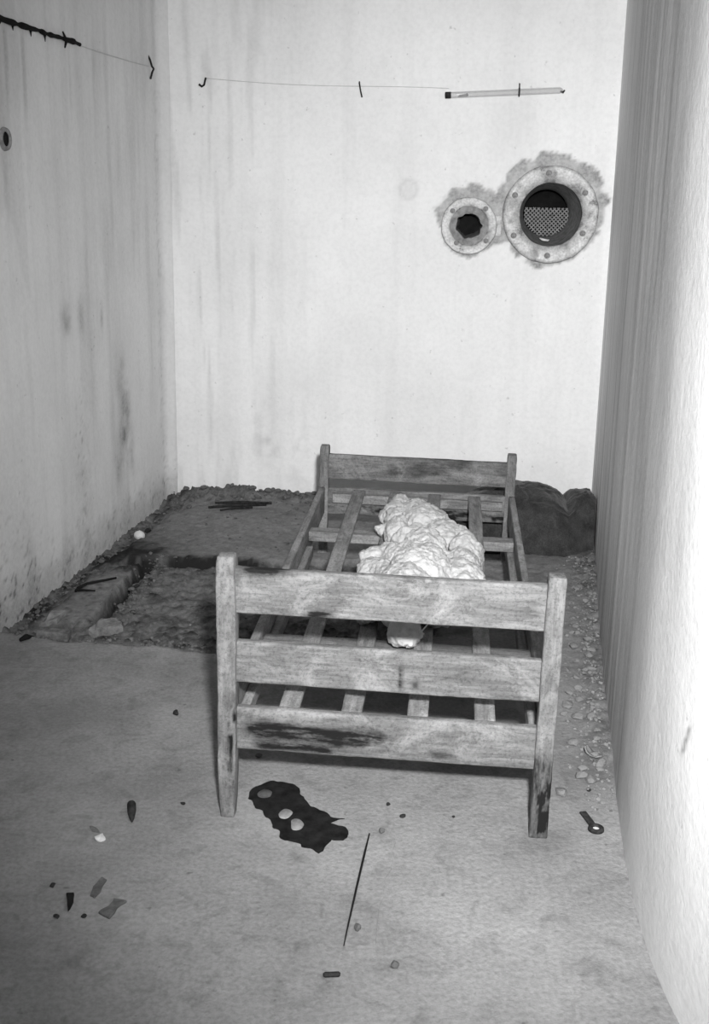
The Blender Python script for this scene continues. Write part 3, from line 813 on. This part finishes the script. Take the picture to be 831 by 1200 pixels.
V, Fc = tube([along(0.115) + low, along(0.14) + low, along(0.18) + low * 0.7, along(0.195)], [0.002, 0.0045, 0.005, 0.006], 10); obj('residue', V, Fc, M_GREYP, gt)
V, Fc = tube([along(0.975) + Vector((0, 0, -0.004)), along(1.0) + Vector((0, 0, -0.008)), along(1.012)], [0.004, 0.005, 0.003], 10); obj('tip', V, Fc, M_DARK, gt)
cl_ = along(0.63)
nrm = Vector((-math.sin(ang), -math.cos(ang), 0))
loop = [cl_ + nrm * (0.0155 * math.cos(t)) + Vector((0, 0, 0.0155 * math.sin(t))) for t in [k * 2 * math.pi / 16 for k in range(17)]]
V, Fc = join(tube(loop, 0.0034, 8), tube([cl_ - nrm * 0.024 + Vector((0, 0, 0.034)), cl_ - nrm * 0.004 + Vector((0, 0, 0.032)), cl_ + nrm * 0.004 + Vector((0, 0, 0.016))], 0.0028, 8))
obj('hanger', V, Fc, M_DARK, gt)

def hook(name, P, mat, label, r=0.004):
    V, Fc = tube(P, r, 8)
    o = obj(name, V, Fc, mat); tag(o, label, 'hook', None); return o
p = wallpt(-0.672, 1.815, 0)
hook('wall_hook', [p + nrm * -0.015 + Vector((0.012, 0, 0.03)), p + nrm * 0.012 + Vector((0.013, 0, 0.014)), p + nrm * 0.02 + Vector((0.010, 0, -0.006)), p + nrm * 0.02 + Vector((0.0, 0, -0.013)), p + nrm * 0.02 + Vector((-0.012, 0, -0.004))], M_DARK, 'dark bent hook at the left end of the wire on the back wall', 0.0045)
p = wallpt(-0.003, 1.80, 0)
hook('wall_hook', [p + nrm * -0.012 + Vector((-0.006, 0, 0.035)), p + nrm * 0.010 + Vector((-0.004, 0, 0.02)), p + nrm * 0.014 + Vector((0.002, 0, -0.01)), p + nrm * 0.012 + Vector((0.008, 0, -0.034))], M_DARK, 'dark nail-like hook halfway along the wire on the back wall', 0.0032)
nl = Vector((0.984, -0.178, 0))
def leftpt(y, z, off): return Vector((left_wall_x(y, z), y, z)) + nl * off
hook('wall_hook', [leftpt(4.878, 1.915, -0.004), leftpt(4.878, 1.895, 0.006), leftpt(4.880, 1.872, 0.012), leftpt(4.892, 1.862, 0.016), leftpt(4.884, 1.850, 0.012), leftpt(4.884, 1.822, 0.003)], M_DARK, 'dark hook on the left wall close to the far corner', 0.0042)
# wires
N = 40
V, Fc = tube([wallpt(-0.655 + (1.02) * t, 1.836 - 0.040 * t - 0.008 * math.sin(math.pi * t * 1.5), 0.004) for t in [k / N for k in range(N + 1)]], 0.0015, 6)
tag(obj('wire', V, Fc, M_WIRE), 'thin pale wire strung across the back wall towards the glass tube', 'wire')
V, Fc = tube([leftpt(4.17 + 0.70 * t, 1.876 - 0.006 * t - 0.003 * math.sin(math.pi * t), 0.005) for t in [k / N for k in range(N + 1)]], 0.0018, 6)
tag(obj('wire', V, Fc, M_WIRE), 'thin grey wire running along the upper left wall to the corner hook', 'wire')
path = []; rad = []
for k in range(61):
    t = k / 60; y = 3.55 + 0.63 * t
    path.append(leftpt(y, 1.889 - 0.012 * t + 0.003 * vnoise(t * 12, 0, 0, 5).item(), 0.012))
    rad.append(0.0075 + 0.0035 * vnoise(t * 22, 3, 0, 6).item() + (0.0 if t < 0.93 else -0.003))
cb = empty('cable_remnant', path[0])
tag(cb, 'thick ragged black cable remnant high on the left wall', 'cable')
V, Fc = tube([q - path[0] for q in path], rad, 10); obj('cable', V, Fc, M_BLACK, cb)
q = leftpt(4.05, 1.875, 0.012) - path[0]
V, Fc = tube([q + Vector((0, -0.008, 0.028)), q + nl * 0.010, q + Vector((0, 0.010, -0.022))], [0.0025, 0.006, 0.0025], 8); obj('clip', V, Fc, M_BLACK, cb)
for y_ in (3.62, 3.70, 3.82, 3.92):
    t = (y_ - 3.55) / 0.63; q = leftpt(y_, 1.885 - 0.012 * t, 0.006) - path[0]
    V, Fc = tube([q, q + Vector((0, 0.001, -0.009)), q + Vector((0, 0.002, -0.016 - 0.006 * math.sin(y_ * 50)))], [0.0055, 0.003, 0.001], 7); obj('drip', V, Fc, M_BLACK, cb)
# round hole with a grey collar in the left wall
hl = empty('pipe_socket', leftpt(3.617, 1.541, 0.0))
Zx = nl; Yx = Vector((0, 0, 1)); Xx = Yx.cross(Zx)
m = Matrix.Identity(4)
for i in range(3): m[i][0] = Xx[i]; m[i][1] = Yx[i]; m[i][2] = Zx[i]; m[i][3] = hl.location[i]
hl.matrix_world = m
tag(hl, 'round black pipe socket with a grey collar in the left wall', 'socket')
V, Fc = lathe([(0.022, 0.000), (0.022, 0.006), (0.026, 0.009), (0.034, 0.007), (0.038, -0.006)], 40); obj('collar', V, [tuple(reversed(f)) for f in Fc], M_GREYP, hl)
V, Fc = lathe([(0.0, 0.003), (0.0225, 0.003), (0.0225, -0.004)], 32); obj('hole', V, [tuple(reversed(f)) for f in Fc], M_BLACK, hl)

# ------------------------------------------------------------------ rubble and litter
def stone_mesh(name, seed, mat, flat=(0.75, 1.0, 0.55), sub=2, rough=0.28):
    bm = bmesh.new(); bmesh.ops.create_icosphere(bm, subdivisions=sub, radius=1.0)
    r = random.Random(seed)
    cuts = [(Vector((r.uniform(-1, 1), r.uniform(-1, 1), r.uniform(-1, 1))).normalized(), r.uniform(0.55, 0.85)) for _ in range(7)]
    for v in bm.verts:
        for n, dd in cuts:
            e = v.co.dot(n)
            if e > dd: v.co -= n * (e - dd)
        v.co *= 1 + rough * 0.4 * float(vnoise(v.co.x * 2 + seed, v.co.y * 2, v.co.z * 2, seed))
        v.co.x *= flat[0]; v.co.y *= flat[1]; v.co.z *= flat[2]
    me = bpy.data.meshes.new(name); bm.to_mesh(me); bm.free(); me.materials.append(mat); return me
def put_stone(name, me, x, y, size, label, cat='stone', group=None, rot=None, sink=0.25, stretch=(1, 1, 1)):
    o = bpy.data.objects.new(name, me); COL.objects.link(o)
    s = size
    o.scale = (s * stretch[0], s * stretch[1], s * stretch[2])
    o.rotation_euler = (rnd.uniform(-0.3, 0.3), rnd.uniform(-0.3, 0.3), rnd.uniform(0, 6.28) if rot is None else rot)
    o.location = (x, y, floor_z(x, y) + s * 0.55 * stretch[2] * (1 - sink * 2))
    tag(o, label, cat, group); return o
PALE_ST = [stone_mesh('rubble_stone', 200 + i, M_STONE) for i in range(6)]
DARK_ST = [stone_mesh('rubble_stone', 220 + i, M_STONED) for i in range(6)]
BLK_ST = [stone_mesh('rubble_stone', 240 + i, M_DARK) for i in range(4)]
# strip along the right wall
for i in range(88):
    t = i / 87; y = 2.38 + 1.72 * t ** 1.0 + rnd.uniform(-0.04, 0.04)
    off = abs(rnd.gauss(0, 0.045)) + 0.014
    sz = rnd.choice((0.006, 0.008, 0.010, 0.012, 0.015, 0.019)) * (0.8 if y > 3.5 else 1.1)
    x = float(right_wall_x(y)) - off - sz
    put_stone('rubble_stone', rnd.choice(PALE_ST), x, y, sz, 'small grey concrete fragment in the rubble strip at the foot of the right wall', 'stone', 'rubble along the right wall')
for (x, y, sz) in ((0.62, 2.86, 0.020), (0.575, 2.89, 0.014), (0.60, 2.80, 0.013), (0.64, 2.93, 0.016), (0.555, 2.83, 0.012), (0.585, 2.96, 0.012), (0.66, 2.88, 0.018), (0.53, 2.80, 0.009)):
    put_stone('rubble_stone', rnd.choice(PALE_ST), x, y, sz, 'small grey fragment scattered beside the right foot post towards the right wall', 'stone', 'fragments beside the right foot post')
# along the left wall
for i in range(52):
    y = rnd.uniform(3.38, 4.45); off = abs(rnd.gauss(0, 0.035)) + 0.012
    put_stone('rubble_stone', rnd.choice(DARK_ST + BLK_ST[:2]), left_wall_x(y) + off, y, rnd.uniform(0.006, 0.015), 'small dark lump of rubble in the trench along the left wall', 'stone', 'rubble along the left wall')
# in and beside the slot
for i in range(34):
    s = rnd.random(); y = 3.45 + 0.66 * s
    put_stone('rubble_stone', rnd.choice(DARK_ST + BLK_ST), -0.852 + 0.06 * s + rnd.gauss(0.02, 0.035), y, rnd.uniform(0.006, 0.016), 'small dark crumb of concrete in the narrow slot of the broken floor', 'stone', 'crumbs in the floor slot')
# along the broken edge of the floor
for i in range(60):
    x = rnd.uniform(-1.13, -0.34); y = float(np.interp(x, EDGE[:, 0], EDGE[:, 1])) + rnd.gauss(0.03, 0.022)
    put_stone('rubble_stone', rnd.choice(DARK_ST + PALE_ST[:2]), x, y, rnd.uniform(0.004, 0.012), 'small crumb of concrete along the broken edge of the floor screed', 'stone', 'crumbs along the broken floor edge')
# along the back wall
for i in range(64):
    x = rnd.uniform(-0.86, -0.10); y = float(back_wall_y(x)) - abs(rnd.gauss(0, 0.07)) - 0.015
    put_stone('rubble_stone', rnd.choice(DARK_ST), x, y, rnd.uniform(0.008, 0.022), 'small dirty lump of rubble heaped along the foot of the back wall', 'stone', 'rubble along the back wall')
# loose bits on the slab
for i in range(46):
    x = rnd.uniform(-0.80, -0.20); y = rnd.uniform(3.3, 4.75)
    put_stone('rubble_stone', rnd.choice(DARK_ST + PALE_ST[:3]), x, y, rnd.uniform(0.003, 0.008), 'tiny crumb scattered over the dug-up floor left of the bed', 'stone', 'crumbs on the dug-up floor')

def stone(x, y, sz, mat, label, name='pebble', cat='stone', stretch=(1, 1, 1), rot=0.0, seed=300):
    return put_stone(name, stone_mesh(name, seed, mat, sub=3), x, y, sz, label, cat, None, rot, 0.2, stretch)
stone(-0.905, 4.40, 0.030, M_PALE, 'pale plaster chunk near the left wall by the far corner', 'plaster_chunk', 'plaster', (1, 1, 1.2), 0.4, 301)
stone(-0.878, 4.455, 0.022, M_DARK, 'dark lump behind the pale plaster chunk near the left wall', 'dark_lump', 'debris', (1, 1, 1), 0.4, 302)
stone(-0.563, 2.160, 0.0165, M_PALE, 'white plaster crumb on the floor left of the bed foot', 'plaster_crumb', 'plaster', (1.1, 0.8, 0.9), 1.2, 303)
stone(-0.585, 2.195, 0.013, M_STONED, 'grey crumb just behind the white plaster crumb on the floor', 'grey_crumb', 'debris', (0.7, 1.4, 0.5), 1.0, 304)
stone(0.090, 1.757, 0.0105, M_STONED, 'round dark pebble on the floor in front of the cement patch', 'pebble', 'stone', (1.2, 0.9, 1.4), 0, 305)
stone(0.075, 2.206, 0.0095, M_STONED, 'dark pebble at the far end of the cement patch', 'pebble', 'stone', (0.9, 1.1, 1.7), 0, 306)
stone(0.019, 1.862, 0.0105, M_STONED, 'dark pebble lying on the near part of the cement patch', 'pebble', 'stone', (0.9, 1.2, 1.5), 0, 307)
stone(-0.489, 2.770, 0.0125, M_DARK, 'small dark lump on the bare floor left of the bed post', 'dark_lump', 'debris', (1, 1, 1.2), 0.3, 308)
stone(-0.240, 2.545, 0.011, M_STONED, 'small grey crumb under the edge of the bed above the dark stain', 'grey_crumb', 'debris', (1.3, 1, 0.9), 0.3, 309)
for i, (x, y, s, l) in enumerate(((0.092, 2.323, 0.008, 'small dark chip on the floor under the middle of the bed foot'), (0.125, 2.272, 0.009, 'dark chip on the floor right of the cement patch end'), (0.245, 2.275, 0.005, 'tiny dark speck of grit on the floor between patch and right post'),
                                  (-0.625, 1.985, 0.009, 'black crumb at the left of the litter on the left floor'), (-0.59, 1.885, 0.008, 'dark crumb in front of the black splinter on the left floor'), (-0.535, 1.888, 0.007, 'dark crumb between the black splinter and the grey paper scrap'),
                                  (-0.40, 2.31, 0.008, 'dark crumb on the floor just left of the left foot post'), (0.59, 2.40, 0.008, 'dark chip on the floor between right foot post and right wall'))):
    stone(x, y, s, M_DARK, l, 'chip', 'debris', (1.2, 0.8, 0.9), i * 0.7, 320 + i)
# shell-like concave flake by the right wall
V = []; Fc = []
for lay, dz in ((0, 0.0), (1, 0.004)):
    for i in range(15):
        for j in range(9):
            a_ = -1.25 + 2.5 * i / 14; b_ = -0.5 + j / 8
            hw = 0.016 * math.cos(a_ * 0.95) + 0.003
            r_ = 0.024 + dz + 0.001 * math.sin(i * 2.1 + j)
            V.append((b_ * 2 * hw, r_ * math.sin(a_), 0.02 - r_ * math.cos(a_) * 0.8 + 0.4 * abs(b_) * hw))
for i in range(14):
    for j in range(8):
        q = i * 9 + j; Fc.append((q, q + 9, q + 10, q + 1)); q += 135; Fc.append((q, q + 1, q + 10, q + 9))
rim = [i * 9 for i in range(15)] + [14 * 9 + j for j in range(1, 9)] + [i * 9 + 8 for i in range(13, -1, -1)] + [j for j in range(7, 0, -1)]
for k in range(len(rim)):
    p_, q = rim[k], rim[(k + 1) % len(rim)]; Fc.append((p_, p_ + 135, q + 135, q))
sh = obj('curved_flake', V, Fc, M_STONE)
sh.location = (0.630, 2.56, floor_z(0.630, 2.56) + 0.004); sh.rotation_euler = (0.25, 0.25, 1.0)
tag(sh, 'curved pale flake standing at the foot of the right wall', 'debris')
# small key shaped piece of metal
P = [(0.556, 2.292), (0.561, 2.270), (0.567, 2.248)]
kx = empty('metal_catch', (0.566, 2.25, floor_z(0.566, 2.25)))
tag(kx, 'small keyhole-shaped metal catch on the floor beside the right wall', 'metal piece')
V, Fc, st = plank(0.055, 0.016, 0.005, seed=3, nl=10, nw=3); o = obj('shank', V, Fc, M_DARK, kx); o.location = (-0.012, 0.045, 0.006); o.rotation_euler = (0, 0, -1.35)
V, Fc = lathe([(0.008, 0.0), (0.008, 0.006), (0.012, 0.008), (0.018, 0.006), (0.019, 0.0)], 24, True); o = obj('ring', V, Fc, M_DARK, kx); o.location = (0.006, -0.022, 0.001)
V, Fc = lathe([(0.0, 0.004), (0.0085, 0.003)], 20); o = obj('eye', V, [tuple(reversed(f)) for f in Fc], M_PALE, kx); o.location = (0.006, -0.022, 0.0005); o['label'] = 'pale eye of the catch'
# dark plug left of the bed
V, Fc = tube([(-0.519, 2.305, 0.008), (-0.518, 2.290, 0.011), (-0.512, 2.262, 0.010), (-0.507, 2.238, 0.006), (-0.505, 2.228, 0.003)], [0.004, 0.0105, 0.0105, 0.006, 0.002], 10)
tag(obj('dark_plug', V, Fc, M_DARK), 'stubby black plug lying on the floor left of the bed foot', 'debris')
tag(flat_thing('splinter', [(-0.588, 1.955), (-0.570, 1.957), (-0.566, 1.935), (-0.570, 1.903)], 0.008, M_BLACK, 12, jit=0.002, sub=3), 'pointed black splinter among the litter on the left floor', 'debris')
tag(flat_thing('paper_scrap', [(-0.507, 1.898), (-0.484, 1.880), (-0.474, 1.907), (-0.459, 1.937), (-0.486, 1.944), (-0.491, 1.918)], 0.006, M_PAPER, 13, jit=0.003, sub=4), 'folded grey paper scrap among the litter on the left floor', 'paper')
tag(flat_thing('paper_scrap', [(-0.537, 1.952), (-0.539, 1.985), (-0.528, 2.018), (-0.516, 2.011), (-0.520, 1.971), (-0.526, 1.946)], 0.004, M_PAPER, 14, jit=0.003, sub=4), 'narrow grey paper shred beside the folded paper scrap', 'paper')
V, Fc = tube([(-0.045, 1.724, 0.005), (-0.042, 1.724, 0.0055), (-0.016, 1.726, 0.0055), (-0.013, 1.726, 0.005)], [0.003, 0.005, 0.005, 0.003], 10)
tag(obj('stub', V, Fc, M_DARK), 'short dark stub lying crosswise near the bottom edge of the photo', 'debris')
# black strip laid on the floor in place of a dark slit
V, Fc = tube([(0.046, 2.196, 0.003), (0.035, 2.12, 0.0045), (0.018, 2.0, 0.0045), (0.0, 1.868, 0.004), (-0.0075, 1.810, 0.003)], [0.0014, 0.0026, 0.0024, 0.0018, 0.0010], 8)
tag(obj('slit_strip', V, Fc, M_BLACK), 'thin black strip standing in for the slit along the left side of the cement patch', 'rod')
# bent wire on the dug-up floor
def onfloor(pts, r, lift=0.0): return [(x, y, floor_z(x, y) + r + lift) for x, y in pts]
V, Fc = tube(onfloor([(-0.885, 3.845), (-0.93, 3.80), (-0.975, 3.765), (-1.003, 3.742), (-1.004, 3.720), (-0.98, 3.705), (-0.93, 3.70)], 0.005, 0.004), [0.004, 0.005, 0.005, 0.006, 0.006, 0.005, 0.003], 8)
tag(obj('bent_rod', V, Fc, M_BLACK), 'dark V-bent rod lying on the dug-up floor by the left wall', 'rod')
V, Fc = tube(onfloor([(-1.063, 3.240), (-1.052, 3.265), (-1.040, 3.305)], 0.008, 0.002), [0.006, 0.010, 0.006], 8)
tag(obj('dark_stick', V, Fc, M_BLACK), 'short dark stick upright at the left edge of the broken floor', 'stick')
V, Fc, st = plank(0.105, 0.040, 0.030, seed=9, nl=16, nw=4, wob=0.003)
o = obj('concrete_block', V, Fc, M_STONED, None, False, {'stain': st}); o.location = (-1.022, 3.300, floor_z(-0.97, 3.30) + 0.016); o.rotation_euler = (0.0, 0.05, -0.10)
tag(o, 'small oblong concrete block at the broken floor edge by the left wall', 'block')
tag(flat_thing('slab_fragment', [(-0.87, 3.36), (-0.82, 3.33), (-0.77, 3.40), (-0.80, 3.46), (-0.85, 3.45)], 0.026, M_STONE, 15, jit=0.008, sub=3), 'flat broken slab fragment at the near end of the floor slot', 'slab')
tag(flat_thing('slab_fragment', [(-1.06, 3.44), (-1.0, 3.43), (-0.985, 3.50), (-1.03, 3.50)], 0.018, M_STONE, 16, jit=0.006, sub=3), 'thin pale slab fragment close to the left wall in the rubble', 'slab')
# bundle of sticks by the back wall
for i, (xa, ya, xb, yb_, r_, l) in enumerate(((-0.655, 4.715, -0.40, 4.775, 0.008, 'long dark stick lying in front of the rubble by the back wall'), (-0.63, 4.755, -0.375, 4.765, 0.007, 'dark stick crossing the longest one by the back wall'), (-0.60, 4.69, -0.46, 4.74, 0.006, 'short dark stick nearest the bed by the back wall'))):
    z0 = max(floor_z(xa, ya), floor_z(xb, yb_), floor_z((xa + xb) / 2, (ya + yb_) / 2)) + r_ + 0.004 + (0.012 if i == 1 else 0)
    V, Fc = tube([(xa, ya, z0), (xa * 0.6 + xb * 0.4, ya * 0.6 + yb_ * 0.4 + 0.006, z0 + 0.002), (xb, yb_, z0)], [r_ * 0.7, r_, r_ * 0.8], 8)
    tag(obj('stick', V, Fc, M_DARK), l, 'stick')

# loose gravel and crumbled soil nobody could count
def gravel(name, n, sampler, mat, smin, smax, label, seed):
    r = random.Random(seed); V = []; Fc = []; P = []
    for _ in range(n):
        P.append(sampler(r))
    A = np.array(P); hz = floor_fields(A[:, 0], A[:, 1])[0]
    base = [(1, 0, 0), (-0.5, 0.87, 0), (-0.5, -0.87, 0), (0.5, 0.6, 0.6), (-0.7, 0.1, 0.7), (0.4, -0.6, 0.65), (0.1, 0.0, 0.95)]
    fc = [(0, 3, 5), (0, 1, 3), (1, 4, 3), (1, 2, 4), (2, 5, 4), (2, 0, 5), (3, 6, 5), (3, 4, 6), (4, 5, 6), (0, 2, 1)]
    for (x, y), h in zip(P, hz):
        s_ = smin + (smax - smin) * r.random() ** 2.5; c_, q_ = math.cos(r.random() * 6.3), 0
        a_ = r.random() * 6.3; k = len(V); fl = r.uniform(0.5, 1.0)
        for bx, by, bz in base:
            bx *= r.uniform(0.7, 1.2); by *= r.uniform(0.7, 1.2)
            V.append((x + s_ * (bx * math.cos(a_) - by * math.sin(a_)), y + s_ * (bx * math.sin(a_) + by * math.cos(a_)), h - 0.15 * s_ + s_ * bz * fl))
        Fc += [tuple(i + k for i in f) for f in fc]
    o = obj(name, V, Fc, mat, None, False); o['kind'] = 'stuff'; tag(o, label, 'gravel'); return o
def s_right(r):
    y = 2.3 + 1.85 * r.random() ** 0.9; return (float(right_wall_x(y)) - 0.008 - abs(r.gauss(0, 0.055)), y)
gravel('gravel', 900, s_right, M_STONE, 0.002, 0.010, 'loose grey gravel strewn along the foot of the right wall', 1)
def s_left(r):
    q = r.random()
    if q < 0.25:
        y = r.uniform(3.35, 4.7); return (left_wall_x(y) + 0.005 + abs(r.gauss(0, 0.04)), y)
    if q < 0.45:
        t = r.random(); return (-0.84 + 0.06 * t + r.gauss(0.01, 0.035), 3.43 + 0.68 * t)
    if q < 0.65:
        x = r.uniform(-1.12, -0.3); return (x, float(np.interp(x, EDGE[:, 0], EDGE[:, 1])) + abs(r.gauss(0.01, 0.035)))
    if q < 0.85:
        x = r.uniform(-0.86, -0.02); return (x, float(back_wall_y(x)) - 0.01 - abs(r.gauss(0, 0.08)))
    return (r.uniform(-0.9, -0.1), r.uniform(3.25, 4.7))
gravel('crumbled_concrete', 2400, s_left, M_STONED, 0.002, 0.011, 'crumbled dark concrete and soil over the dug-up floor left of the bed', 2)
